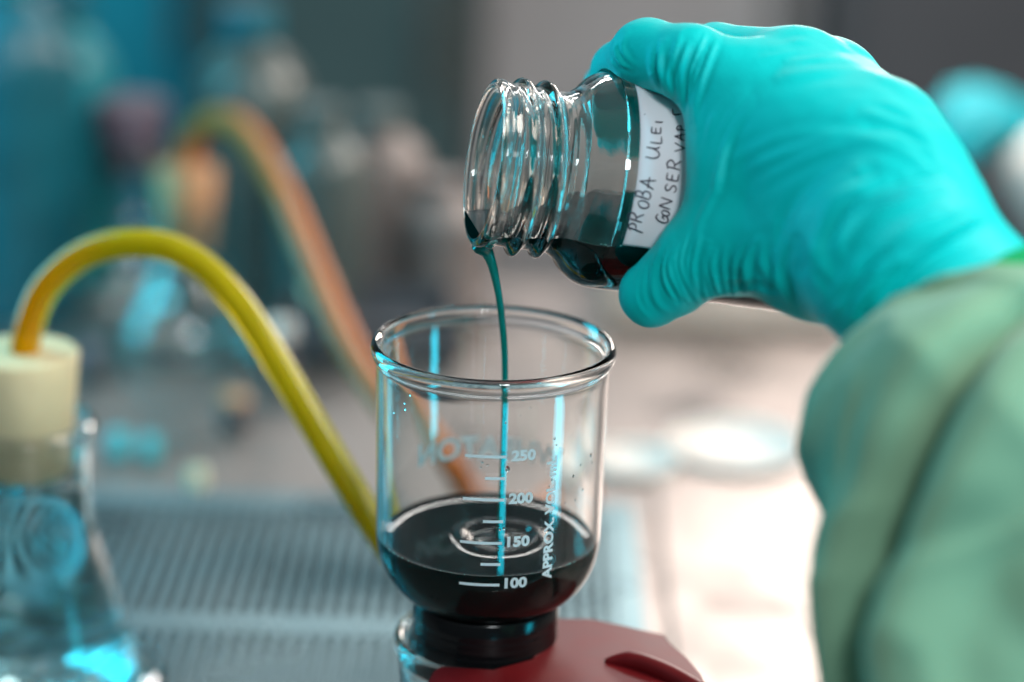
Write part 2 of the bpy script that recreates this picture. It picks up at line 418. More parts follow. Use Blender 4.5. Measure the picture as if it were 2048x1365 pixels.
for (x0, y0, x1, y1) in [(931, 909, 1013, 914), (970, 956, 1010, 957), (926, 996, 1008, 1000), (966, 1043, 1006, 1044), (920, 1083, 1004, 1087), (961, 1129, 1001, 1130), (918, 1167, 999, 1171)]:
    rr = .0356
    a0, z0 = ray_cyl(x0, y0, rr); a1, z1 = ray_cyl(x1, y1, rr); zz = (z0+z1)/2
    recalc(obj('graduation_mark', *patch(a0, zz, a1, zz, .00044, rwall(zz)+.00012), M['print'], fun, smooth=False))
def text_mesh(s, size, bold=.02, spacing=1.0):
    cu = bpy.data.curves.new('t', 'FONT'); cu.body = s; cu.size = size; cu.offset = bold*size; cu.space_character = spacing
    cu.align_x = 'LEFT'; cu.resolution_u = 3
    o = bpy.data.objects.new('t', cu); COL.objects.link(o)
    dg = bpy.context.evaluated_depsgraph_get(); me = bpy.data.meshes.new_from_object(o.evaluated_get(dg))
    bm = bmesh.new(); bm.from_mesh(me)
    bmesh.ops.triangulate(bm, faces=bm.faces); bmesh.ops.remove_doubles(bm, verts=bm.verts, dist=1e-7)
    bmesh.ops.subdivide_edges(bm, edges=[e for e in bm.edges if e.calc_length() > size*.25], cuts=2)
    bmesh.ops.triangulate(bm, faces=bm.faces); bm.verts.index_update()
    V = np.array([v.co[:] for v in bm.verts]); Fc = [[v.index for v in f.verts] for f in bm.faces]; bm.free()
    bpy.data.objects.remove(o); bpy.data.curves.remove(cu); bpy.data.meshes.remove(me)
    return V, Fc
def wrap_text(name, s, cap, width, thc, zc, mode, m, off=.00014, bold=.02):
    """cap height, width in metres; anchor = left-bottom (mode h) at angle/height; mode 'v' reads upward; 'b' = on the back wall"""
    V, Fc = text_mesh(s, 1.0, bold)
    V[:, 0] -= V[:, 0].min(); V[:, 1] -= min(0, 0)
    sx = width/V[:, 0].max(); sy = cap/.73
    X, Y = V[:, 0]*sx, V[:, 1]*sy
    out = []
    for x, y in zip(X, Y):
        if mode == 'h': th, z = thc+x/.0356, zc+y
        elif mode == 'v': th, z = thc-y/.0356, zc+x
        else: th, z = math.pi+thc+(x-width/2)/.0356, zc+y
        out.append(cyl(th, z, rwall(z)+off))
    o = obj(name, out, Fc, m, fun, smooth=False); return o
for s, px, py, w_ in (('250', 1022, 921, 48), ('200', 1017, 1007, 48), ('150', 1014, 1094, 45), ('100', 1009, 1177, 45)):
    a, z = ray_cyl(px, py, .0356); a1, _ = ray_cyl(px+w_, py, .0356)
    wrap_text('volume_number', s, .0033, (a1-a)*.0356, a, z, 'h', M['print'], bold=.045)
a, z = ray_cyl(1102, 1157, .0355); _, z1 = ray_cyl(1106, 912, .0355)
wrap_text('volume_caption', 'APPROX. VOL. mL', .0032, z1-z, a, z, 'v', M['print'], bold=.04)
a, z = ray_cyl(967, 912, .0356, True)
wrap_text('maker_lettering', 'WHEATON', .0076, .0545, 0, z, 'b', M['faded_print'], bold=.03)

# droplets and smears clinging to the glass
def droplet(c_, n_, r, asp=1.0):
    n_ = Vector(n_).normalized(); t = n_.cross(Vector((0, 0, 1))); t.normalize(); b = n_.cross(t)
    V = []; Fc = []
    for i in range(5):
        ph = math.pi/2*i/4
        for k in range(12):
            a = 2*math.pi*k/12
            V.append(np.array(c_)+r*(math.cos(ph)*(math.cos(a)*np.array(t)+asp*math.sin(a)*np.array(b))+.28*math.sin(ph)*np.array(n_)-.05*np.array(n_)))
    for i in range(4):
        for k in range(12): Fc.append((i*12+k, i*12+(k+1) % 12, i*12+12+(k+1) % 12, i*12+12+k))
    Fc.append(tuple(range(12))[::-1]); return V, Fc
spots = [(1108, 877, .45), (1112, 890, .3), (1146, 952, .45), (1180, 910, .5), (1160, 930, .3), (1130, 1006, .25), (1138, 1022, .3), (1015, 938, .7), (1008, 1058, .45), (1000, 1060, .3),
         (812, 818, .5), (811, 806, .35), (790, 825, .35), (769, 826, .3), (770, 905, .35), (1011, 845, .25), (1118, 895, .2), (1103, 960, .3), (1098, 972, .25), (1090, 1004, .2), (975, 930, .35), (965, 925, .3), (962, 935, .25), (1150, 1000, .3), (1165, 980, .35), (1183, 925, .3), (822, 790, .4), (905, 770, .2), (925, 782, .2), (1045, 800, .2), (1060, 815, .2), (1040, 830, .18)]
for px, py, r in spots:
    a, z = ray_cyl(px, py, .0356)
    c_ = cyl(a, z, rwall(z)); nn = (math.sin(a), -math.cos(a), 0)
    obj('droplet', *droplet(c_, nn, r*mm, random.uniform(1, 1.5)), M['glass'], fun)

# ------------------------------------------------------------------ receiving flask below, red clamp
ft = O[2]-.1000
fl = empty('vacuum_flask', (O[0], O[1], .001), 'clear glass flask under the funnel, mostly below the frame', 'flask')
cp = smooth_profile([(.0272, ft+.0025), (.0290, ft+.0015), (.0292, ft-.002), (.0275, ft-.006), (.0268, ft-.016), (.0275, ft-.026), (.036, ft-.045), (.046, ft-.066), (.049, .014), (.047, .004), (.040, .0012)], 5)
ci = smooth_profile([(.038, .0040), (.044, .007), (.046, .014), (.0435, ft-.066), (.0335, ft-.045), (.0252, ft-.026), (.0246, ft-.016), (.0252, ft-.006), (.0256, ft+.0005)], 5)
V, Fc = lathe(cp+[(0, .0012), (0, .0040)]+ci, 128, True, T=(O[0], O[1], 0)); recalc(obj('glass_body', V, Fc, M['glass'], fl))
# side arm reached by the yellow tube
sa = spline([(O[0]+.002, O[1]+.024, ft-.017), (O[0]+.003, O[1]+.036, ft-.013), (O[0]+.003, O[1]+.048, ft-.008)], 6)
recalc(obj('side_arm', *tube(sa, .0036, 16), M['glass'], fl))

zc = O[2]-.0968
rc = empty('joint_clamp', (O[0], O[1], zc), 'red anodised metal clamp gripping the joint below the funnel', 'clamp')
outl_px = [(838, 1410), (850, 1372), (866, 1340), (880, 1331), (985, 1338), (1060, 1318), (1085, 1290), (1095, 1262), (1100, 1236), (1180, 1236), (1250, 1250), (1300, 1262), (1330, 1268), (1334, 1276), (1344, 1286), (1372, 1310), (1402, 1345), (1425, 1400), (1430, 1440), (1300, 1450), (1000, 1450), (850, 1440)]
top = [PZ(x, y, zc) for x, y in outl_px]
top = [np.array(p) for p in top]
th_ = .0055
bm = bmesh.new()
vs = [bm.verts.new(p) for p in top]; f = bm.faces.new(vs)
r_ = bmesh.ops.extrude_face_region(bm, geom=[f]); vv = [e_ for e_ in r_['geom'] if isinstance(e_, bmesh.types.BMVert)]
bmesh.ops.translate(bm, vec=(0, 0, -th_), verts=vv)
bmesh.ops.recalc_face_normals(bm, faces=bm.faces)
bmesh.ops.bevel(bm, geom=[e_ for e_ in bm.edges if abs(e_.verts[0].co.z-e_.verts[1].co.z) < 1e-6], offset=.0008, segments=3, affect='EDGES')
bmesh.ops.triangulate(bm, faces=[f_ for f_ in bm.faces if len(f_.verts) > 4])
me = bpy.data.meshes.new('jaw_plate'); bm.to_mesh(me); bm.free()
me.transform(Matrix.Translation(-Vector(rc.location)))
link('jaw_plate', me, M['red'], rc, False)
# pressed rib on the plate: a raised curved ridge
rib = spline([PZ(1210, 1322, zc+.0003), PZ(1265, 1322, zc+.0012), PZ(1330, 1345, zc+.001), PZ(1400, 1385, zc-.001)], 10)
obj('pressed_rib', *tube(rib, np.interp(np.linspace(0, 1, len(rib)), [0, .3, 1], [.0006, .0030, .0034]), 18), M['red'], rc)

# ------------------------------------------------------------------ reagent bottle
MB = P(966, 325, .722)
ax_cam = np.array([.9655, -.1166, -.235]); ax_cam /= np.linalg.norm(ax_cam)
AX = RT*ax_cam[0]+UP*ax_cam[1]-FW*ax_cam[2]; AX /= np.linalg.norm(AX)
E1 = np.cross(AX, [0, 0, 1.]); E1 /= np.linalg.norm(E1); E2 = np.cross(AX, E1)
RB = np.stack([E1, E2, AX], 1)
bot = empty('reagent_bottle', tuple(MB), 'clear glass screw neck bottle tipped on its side, held by the gloved hand', 'bottle')
bo = smooth_profile([(.0240, .0000), (.0252, .0008), (.0254, .0024), (.0248, .0040), (.0243, .0060), (.0243, .0100), (.0243, .0150), (.0243, .0200), (.0243, .0215), (.0247, .0235), (.0265, .0262), (.0294, .0288), (.0316, .0318), (.0328, .0350), (.0332, .0395), (.0332, .0500), (.0332, .0700), (.0332, .0900), (.0332, .1000), (.0322, .1050), (.0290, .1075), (.0200, .1078)], 6)
bi = smooth_profile([(.0200, .1040), (.0280, .1035), (.0300, .1005), (.0308, .0950), (.0308, .0800), (.0308, .0400), (.0303, .0360), (.0290, .0330), (.0270, .0300), (.0245, .0275), (.0226, .0255), (.0218, .0235), (.0216, .0215), (.0216, .0120), (.0217, .0040), (.0221, .0010), (.0230, .0000)], 6)
NB = len(bo)
def thread_r(i, r, z, a):
    if i >= NB or z > .024 or z < .003: return r
    s = 0
    for k in (-1, 0, 1, 2, 3):
        zc_ = .0098+.0072*(a/(2*math.pi)+.12)+.0072*k-.0072
        env = 1/(1+math.exp(-(zc_-.0068)/.0007))*1/(1+math.exp((zc_-.0205)/.0007))
        s += .0026*env*math.exp(-abs((z-zc_)/.00150)**2.6)
    return r+s
V, Fc = lathe(bo+[(0, .1070), (0, .1046)]+bi, 144, True, R=RB, T=MB, rfun=thread_r)
# finer axial sampling in the thread zone is given by resampling the profile
def resample(pr, step=.0004, z0=.003, z1=.024):
    out = []
    for a, b in zip(pr[:-1], pr[1:]):
        n = 1
        if z0 < a[1] < z1: n = max(1, int(abs(b[1]-a[1])/step))
        for i in range(n): out.append((a[0]+(b[0]-a[0])*i/n, a[1]+(b[1]-a[1])*i/n))
    out.append(pr[-1]); return out
bo = resample(bo); NB = len(bo)
V, Fc = lathe(bo+[(0, .1070), (0, .1046)]+bi, 144, True, R=RB, T=MB, rfun=thread_r)
recalc(obj('glass_body', V, Fc, M['bottle_glass'], bot))

# oil inside the bottle: inner volume cut by a level plane
li = [(max(r, 0)+.00025, s) for r, s in bi]
V, Fc = lathe([(0, .1041)]+[(r, min(s, .1041)) for r, s in li]+[(0, .0002)], 128, False, R=RB, T=MB)
bm = bmesh.new(); bv = [bm.verts.new(v) for v in V]
for f_ in Fc: bm.faces.new([bv[i] for i in f_])
lip = MB+E1*0
low = min(V[:, 2][np.abs((V-MB)@AX) < .002])
LV = low+.0046
res = bmesh.ops.bisect_plane(bm, geom=list(bm.verts)+list(bm.edges)+list(bm.faces), plane_co=(0, 0, LV), plane_no=(0, 0, 1), clear_outer=True)
bmesh.ops.edgeloop_fill(bm, edges=[e_ for e_ in bm.edges if e_.is_boundary])
bmesh.ops.recalc_face_normals(bm, faces=bm.faces)
me = bpy.data.meshes.new('bottle_oil'); bm.to_mesh(me); bm.free()
me.transform(Matrix.Translation(-Vector(MB)))
bl = link('bottle_oil', me, M['liquid'], None, False); bl.location = tuple(MB); me.materials.append(M['wetted'])
for p_ in me.polygons: p_.material_index = 0 if p_.normal.z > .999 else 1
tag(bl, 'dark oil lying along the lower side inside the tipped bottle', 'liquid')
# bubbles along the oil's near edge
def ray_axis(px, py, r, far=False):
    v = ray(px, py); o = CAM-MB
    vp = v-AX*(v@AX); op_ = o-AX*(o@AX)
    a = vp@vp; b = 2*op_@vp; c_ = op_@op_-r*r; D = b*b-4*a*c_
    if D < 0: D = 0
    t = (-b+(1 if far else -1)*math.sqrt(D))/(2*a); return CAM+v*t
bub = []
for i in range(46):
    s = .034+.0225*random.random()**1.1
    best = None
    rr = np.interp(s, [.0275, .030, .033, .036, .04], [.0245, .0270, .0290, .0303, .0308])
    C0 = MB+AX*s
    # near-side contact point of the level plane with the wall
    dz = LV-C0[2]-.0002
    q = E1 if (E1@-FW) > 0 else -E1
    up_ = np.cross(q, AX); up_ = up_ if up_[2] > 0 else -up_
    yy = dz/up_[2]
    if abs(yy) > rr*.98: continue
    pt = C0+up_*yy+q*(math.sqrt(rr*rr-yy*yy)-random.uniform(.0002, .0016))
    bub.append((pt, random.uniform(.00018, .0004)))
bp = []
for c_, r in bub:
    bp.append(lathe([(0, r)]+[(r*math.sin(t), r*math.cos(t)) for t in np.linspace(.4, math.pi-.4, 5)]+[(0, -r)], 8, False, T=c_))
if bp:
    Vb, Fb = merge(bp); ob = obj('bubbles', Vb, Fb, mat('pale_foam_bubble', (.35, .6, .55), .1, spec=.8), bl); ob['kind'] = 'stuff'

# stream from the lip
sp_px = [(958, 486, -.0015), (968, 497, -.001), (976, 508, 0), (985, 532, 0), (993, 566, 0), (1000, 606, 0), (1005, 650, 0), (1009, 700, 0), (1010, 760, 0), (1009, 830, 0), (1007, 900, 0), (1004, 970, 0), (1001, 1040, 0), (999, 1082, 0)]
yl = MB[1]
pts = []
for i, (x, y, o_) in enumerate(sp_px):
    t = min(1, i/6); pts.append(PY(x, y, yl*(1-t)+O[1]*t-.0005))
pts = spline(pts, 8)
tt = np.linspace(0, 1, len(pts))
rad = np.interp(tt, [0, .05, .12, .2, .35, .6, 1], [.0028, .0030, .0022, .00155, .00112, .00098, .00095])
st = obj('oil_stream', *tube(pts, rad, 16), M['stream'], None, origin=tuple(pts[-1])); recalc(st)
tag(st, 'thin dark teal stream of oil falling from the bottle lip into the funnel', 'liquid stream')
# oil film gathered on the lower lip
def sdf_mesh(name, fn, lo, hi, h, m, parent=None, origin=None):
    n_ = np.ceil((np.array(hi)-lo)/h).astype(int)+1
    g_ = np.stack(np.meshgrid(*[lo[i]+h*np.arange(n_[i]) for i in range(3)], indexing='ij'), -1)
    V, Fc = surface_nets(fn(g_), np.array(lo), h); return obj(name, V, Fc, m, parent, origin)
L0 = ray_axis(950, 484, .0235, False); lipc = MB+AX*.0012
a_ = [lipc+.0236*(math.cos(t)*-np.array([0, 0, 1.])+math.sin(t)*E1) for t in np.linspace(-.55, .55, 7)]
def film(X):
    d = np.full(X.shape[:-1], 9.)
    for i in range(6): d = smin(d, cone(X, a_[i], a_[i+1], .0016+.0005*(i in (2, 3)), .0016), .002)
    d = smin(d, cone(X, a_[3], pts[10], .0020, .0020), .003); return d
mn = np.min(a_+[pts[10]], 0)-.004; mx = np.max(a_+[pts[10]], 0)+.004
dr = sdf_mesh('lip_film', film, mn, mx, .0004, M['stream'], st)

# paper label around the bottle
lab_s0, lab_s1 = .0385, .086
def bpt(s, a, r): return MB+AX*s+r*(math.cos(a)*UPB+math.sin(a)*NB_)
NB_ = -FW-AX*(-FW@AX); NB_ /= np.linalg.norm(NB_)         # towards camera
UPB = np.cross(AX, NB_); UPB = UPB if UPB@UP > 0 else -UPB
q0 = ray_axis(1262, 492, .0334)-MB; aend = math.atan2(q0@NB_, q0@UPB)
V = []; Fc = []; na_, ns_ = 90, 20
for k, r in enumerate((.03335, .03352)):
    for i in range(na_+1):
        a = aend-(aend+.02)*i/na_
        for j in range(ns_+1):
            s = lab_s0+(lab_s1-lab_s0)*j/ns_; V.append(bpt(s, a, r+.00006*math.sin(i*.35+j*.4)))
nn = (na_+1)*(ns_+1)
for i in range(na_):
    for j in range(ns_):
        a = i*(ns_+1)+j; Fc.append((a, a+1, a+ns_+2, a+ns_+1)); Fc.append((nn+a, nn+a+ns_+1, nn+a+ns_+2, nn+a+1))
for i in range(na_):
    for j in (0, ns_):
        a = i*(ns_+1)+j; b = a+ns_+1; Fc.append((a, b, nn+b, nn+a))
for j in range(ns_):
    for i in (0, na_):
        a = i*(ns_+1)+j; b = a+1; Fc.append((a, b, nn+b, nn+a))
lab = recalc(obj('paper_label', V, Fc, M['paper'], bot))
# handwriting: stroke glyphs (x right, y up, unit box)
G = {'P': [[(.12, -.1), (.2, .5), (.25, 1)], [(.0, .8), (.35, 1.02), (.8, .85), (.75, .55), (.25, .45)]],
     'R': [[(.1, 0), (.2, 1)], [(.0, .9), (.5, 1.05), (.85, .8), (.6, .5), (.2, .45)], [(.35, .48), (.6, .3), (.95, -.02)]],
     'O': [[(.5, 1), (.12, .75), (.05, .35), (.35, 0), (.75, .1), (.92, .5), (.8, .9), (.5, 1)]],
     'B': [[(.1, 0), (.2, 1)], [(.0, .95), (.6, 1), (.75, .8), (.55, .55), (.2, .5)], [(.3, .52), (.85, .45), (.85, .12), (.5, -.02), (.05, .03)]],
     'A': [[(.0, 0), (.35, .6), (.5, 1)], [(.5, 1), (.7, .5), (.9, -.05)], [(.0, .38), (.5, .4), (1.1, .42)]],
     'U': [[(.1, 1), (.05, .4), (.25, .02), (.6, .05), (.85, .5), (.9, 1)], [(.9, 1), (.88, .3), (1.05, 0)]],
     'L': [[(.15, 1), (.12, .4), (.2, .02), (.95, .08)]],
     'E': [[(.15, 1), (.12, .5), (.15, 0)], [(.15, .98), (.85, 1.0)], [(.12, .52), (.75, .56)], [(.15, .02), (.9, .05)]],
     'i': [[(.5, .75), (.5, .05)]], '.': [[(.45, .5), (.55, .55)]],
     'C': [[(.9, .95), (.4, 1), (.08, .6), (.12, .15), (.5, -.02), (.95, .25), (.7, .55), (.5, .3)]],
     'N': [[(.08, 0), (.12, 1)], [(.12, 1), (.5, .5), (.88, 0)], [(.88, 0), (.92, 1.02)]],
     'S': [[(.88, .88), (.5, 1.02), (.15, .82), (.35, .55), (.75, .42), (.85, .15), (.45, -.03), (.08, .12)]],
     'V': [[(.02, 1), (.45, 0)], [(.45, 0), (.65, .5), (.95, 1.05)]],
     'r': [[(.2, 0), (.25, .9), (.9, .95)]]}
def c3(x, y): return 1180+x/2.731, 120+y/2.731
W = [('P', 250, 915, 78, 46, .30), ('R', 250, 858, 80, 52, .25), ('O', 292, 790, 60, 44, .25), ('B', 290, 735, 80, 50, .25), ('A', 312, 672, 84, 56, .22),
     ('U', 342, 508, 72, 66, .12), ('L', 362, 438, 62, 44, .10), ('E', 362, 384, 52, 46, .08), ('i', 370, 340, 60, 20, .06), ('.', 300, 298, 8, 8, 0),
     ('C', 394, 868, 66, 44, .30), ('O', 412, 838, 44, 30, .30), ('N', 414, 785, 66, 58, .30), ('S', 441, 702, 58, 48, .25), ('E', 452, 640, 64, 50, .20), ('R', 460, 572, 72, 58, .18),
     ('V', 492, 478, 58, 52, .1), ('A', 490, 420, 58, 40, .08), ('P', 500, 372, 50, 34, .05), ('r', 473, 285, 44, 46, -.1)]
strokes = []
for ch, cx, cy, hh, ww, sl in W:
    rd = np.array([math.sin(sl), -math.cos(sl)]); ud = np.array([-math.cos(sl), -math.sin(sl)])
    for st_ in G[ch]:
        q = []
        for gx, gy in (spline([(p[0], p[1], 0) for p in st_], 5)[:, :2] if len(st_) > 2 else np.array(st_)):
            p = np.array([cx, cy])+rd*(gx-.5)*ww+ud*(gy-.5)*hh; q.append(ray_axis(*c3(*p), .03366))
        q = np.array(q)
        if len(q) == 2: q = np.linspace(q[0], q[1], 5)
        strokes.append(tube(q, np.interp(np.linspace(0, 1, len(q)), [0, .2, .8, 1], [.00016, .00024, .00022, .00013]), 6))
obj('handwriting', *merge(strokes), M['ink'], lab)

# ------------------------------------------------------------------ the gloved hand
def Q(x, y, mm_): return P(x, y, mm_/1000)
T_tip, T_ip, T_mcp, T_cmc = Q(1306, 588, 706), Q(1386, 522, 697), Q(1510, 480, 690), Q(1640, 500, 676)
def cones_palm():
    return [(T_mcp, T_cmc, .0140, .0175), (T_cmc, Q(1800, 522, 646), .0175, .0235),
            (Q(1484, 212, 699), Q(1790, 420, 657), .0145, .0195), (Q(1560, 165, 706), Q(1785, 385, 659), .0140, .0180),
            (Q(1650, 180, 714), Q(1785, 345, 670), .0138, .0160), (Q(1730, 238, 716), Q(1775, 285, 682), .0120, .0125),
            (Q(1490, 310, 696), Q(1700, 400, 672), .0120, .0200), (Q(1474, 290, 696), Q(1482, 370, 694), .0112, .0110), (Q(1480, 370, 694), Q(1430, 470, 696), .0108, .0100),
            (Q(1775, 285, 682), Q(1815, 440, 655), .0125, .0165),
            (Q(1808, 520, 645), Q(1950, 680, 642), .0238, .0245), (Q(1950, 680, 642), Q(1985, 780, 634), .0245, .0240)]
fingers = [
    [(T_mcp, .0140), (T_ip, .0112), (Q(1350, 557, 702), .0104), (T_tip, .0101)],
    [(Q(1492, 190, 699), .0138), (Q(1384, 128, 703), .0110), (Q(1293, 109, 716), .0101), (Q(1238, 140, 744), .0082), (Q(1220, 178, 768), .0080), (Q(1230, 218, 776), .0084)],
    [(Q(1590, 150, 712), .0135), (Q(1430, 118, 735), .0105), (Q(1350, 150, 764), .0090), (Q(1268, 265, 782), .0086)],
    [(Q(1660, 165, 722), .0130), (Q(1520, 142, 750), .0102), (Q(1440, 210, 782), .0090), (Q(1370, 330, 793), .0082)],
    [(Q(1735, 230, 726), .0120), (Q(1610, 220, 765), .0090), (Q(1530, 300, 790), .0080), (Q(1450, 400, 796), .0074)]]
pc = cones_palm()
allp = np.array([p for a in pc for p in a[:2]]+[p for f_ in fingers for p, _ in f_])
lo = allp.min(0)-.030; hi = allp.max(0)+.030
def hand_sdf(X):
    d = None
    for a, b, ra, rb in pc:
        q = cone(X, a, b, ra, rb); d = q if d is None else smin(d, q, .012)
    fu = None
    for f_ in fingers:
        fd = None
        for (a, ra), (b, rb) in zip(f_[:-1], f_[1:]):
            q = cone(X, a, b, ra, rb); fd = q if fd is None else smin(fd, q, .003)
        fu = fd if fu is None else smin(fu, fd, .0012)
    return smin(d, fu, .007)
h = .0011
n_ = np.ceil((hi-lo)/h).astype(int)+1
gx = [lo[i]+h*np.arange(n_[i]) for i in range(3)]
D = np.empty(tuple(n_), np.float64)
for i0 in range(0, n_[0], 24):
    i1 = min(n_[0], i0+24)
    D[i0:i1] = hand_sdf(np.stack(np.meshgrid(gx[0][i0:i1], gx[1], gx[2], indexing='ij'), -1))
Vh, Fh = surface_nets(D, lo, h)

def catmull(V, Fq):
    me = bpy.data.meshes.new('tmp'); me.from_pydata(V.tolist(), [], Fq.tolist()); o = bpy.data.objects.new('tmp', me); COL.objects.link(o)
    md = o.modifiers.new('s', 'SUBSURF'); md.levels = 1; md.render_levels = 1
    dg = bpy.context.evaluated_depsgraph_get(); m2 = bpy.data.meshes.new_from_object(o.evaluated_get(dg))
    bpy.data.objects.remove(o)
    V2 = np.empty(len(m2.vertices)*3); m2.vertices.foreach_get('co', V2); N2 = np.empty(len(m2.vertices)*3)
    m2.vertex_normals.foreach_get('vector', N2)
    return m2, V2.reshape(-1, 3), N2.reshape(-1, 3)
m2, V2, N2 = catmull(Vh, Fh)
def wrinkles():
    Wl = []
    def fam(A, B, n, amp, wd, jit=5, fade=True):
        A = np.array(A, float); B = np.array(B, float)
        for i in range(n):
            t = (i+random.uniform(-.3, .3))/(n-1); q = A+(B-A)*t+np.random.randn(*A.shape)*jit*.5
            lo_ = random.uniform(0, .25); hi_ = random.uniform(.75, 1)
            s_ = spline([(x, y, 0) for x, y in q], 6)[:, :2]
            k0, k1 = int(lo_*len(s_)), int(hi_*len(s_)); Wl.append((s_[k0:max(k1, k0+3)], 2.3*amp*random.uniform(.5, 1.25), wd*random.uniform(.75, 1.4)))
    # thumb web creases, index creases, finger-tip creases, wrist folds
    fam([(1338, 470), (1326, 535), (1346, 592), (1372, 622)], [(1520, 468), (1500, 520), (1500, 575), (1505, 608)], 15, .00048, 4.6)
    fam([(1300, 470), (1275, 540), (1278, 610), (1330, 655)], [(1345, 480), (1332, 540), (1340, 600), (1375, 630)], 4, .00018, 5)
    fam([(1308, 70), (1303, 122), (1318, 165), (1345, 215)], [(1440, 70), (1405, 150), (1392, 215), (1388, 290)], 10, .00040, 5.0)
    fam([(1215, 95), (1214, 112), (1226, 132), (1240, 142)], [(1262, 60), (1244, 92), (1258, 122), (1290, 140)], 4, .00040, 4.2, 3)
    fam([(1430, 170), (1405, 230), (1398, 300), (1400, 370)], [(1520, 200), (1470, 270), (1450, 330), (1445, 400)], 6, .00025, 8)
    fam([(1380, 600), (1430, 570), (1500, 560), (1560, 575)], [(1390, 610), (1440, 590), (1520, 590), (1600, 620)], 3, .0003, 5)
    fam([(1530, 470), (1525, 520), (1535, 570), (1550, 605)], [(1640, 480), (1625, 540), (1640, 590), (1660, 640)], 6, .00055, 8, 8)
    fam([(1603, 520), (1606, 440), (1670, 375), (1800, 310)], [(1670, 575), (1672, 480), (1745, 415), (1910, 350)], 4, .0011, 13, 8)
    fam([(1458, 334), (1570, 290), (1680, 268), (1780, 262)], [(1500, 380), (1590, 330), (1700, 290), (1830, 290)], 3, .00035, 13, 8)
    fam([(1480, 120), (1560, 96), (1640, 96), (1720, 125)], [(1560, 160), (1650, 140), (1760, 150), (1860, 215)], 5, .00026, 8, 8)
    fam([(1690, 640), (1740, 540), (1840, 460), (1990, 395)], [(1745, 690), (1790, 590), (1890, 500), (2048, 440)], 4, .0010, 13, 9)
    fam([(1650, 600), (1690, 560), (1720, 520), (1760, 500)], [(1690, 650), (1730, 590), (1780, 540), (1830, 520)], 3, .0007, 9, 8)
    fam([(1750, 200), (1820, 230), (1870, 280), (1920, 350)], [(1700, 280), (1790, 300), (1850, 340), (1930, 390)], 4, .0004, 10, 8)
    Wl.append((np.array([(1440, 330), (1430, 380), (1400, 440), (1385, 500)], float), .0006, 7))
    return Wl
px, py, dd = proj(V2); xy = np.stack([px, py], 1)
view = CAM-V2; view /= np.linalg.norm(view, axis=1)[:, None]
face = np.clip((N2*view).sum(1)*2.2-.15, 0, 1)
disp = np.zeros(len(V2))
for pl, amp, wd in wrinkles():
    best = np.full(len(V2), 1e9); tb = np.zeros(len(V2))
    sel = (px > pl[:, 0].min()-40) & (px < pl[:, 0].max()+40) & (py > pl[:, 1].min()-40) & (py < pl[:, 1].max()+40)
    X = xy[sel]; b_ = np.full(len(X), 1e9); t_ = np.zeros(len(X)); ns = len(pl)-1
    for i in range(ns):
        a, b = pl[i], pl[i+1]; ab = b-a; t = np.clip(((X-a)@ab)/(ab@ab+1e-9), 0, 1)
        dist = np.linalg.norm(X-a-t[:, None]*ab, axis=1); m_ = dist < b_
        b_[m_] = dist[m_]; t_[m_] = ((i+t)/ns)[m_]
    env = np.sin(np.clip(t_, 0.02, .98)*math.pi)**.6
    disp[sel] += amp*env*(np.exp(-(b_/wd)**2)-.35*np.exp(-((b_-wd*1.9)/wd)**2))
V3 = V2+N2*(disp*face)[:, None]
# soft large-scale unevenness of loose rubber
for i in range(0, len(V3)):
    p = V3[i]; V3[i] = p+N2[i]*(.00045*noise.noise(Vector(p*55))+.00013*noise.noise(Vector(p*190)))
# keep the glove outside the bottle it grips (pressed flat against the glass)
rel = V3-MB; s_ = rel@AX; rad_v = rel-s_[:, None]*AX; rl = np.linalg.norm(rad_v, axis=1)
lim = np.interp(s_, [.0215, .0262, .0288, .0318, .0350, .108], [.0248, .0270, .0298, .0322, .0338, .0338])
ins = (rl < lim) & (s_ > .02) & (s_ < .1085) & (rl > .012)
V3[ins] += rad_v[ins]/rl[ins][:, None]*(lim[ins]-rl[ins])[:, None]
hx = Q(1900, 600, 620)
pers = empty('person', tuple(hx), 'forearm in a green sleeve with a teal nitrile glove, tipping the labelled bottle', 'person')
m2.vertices.foreach_set('co', (V3-hx).ravel()); m2.update()
link('glove', m2, M['glove'], pers)

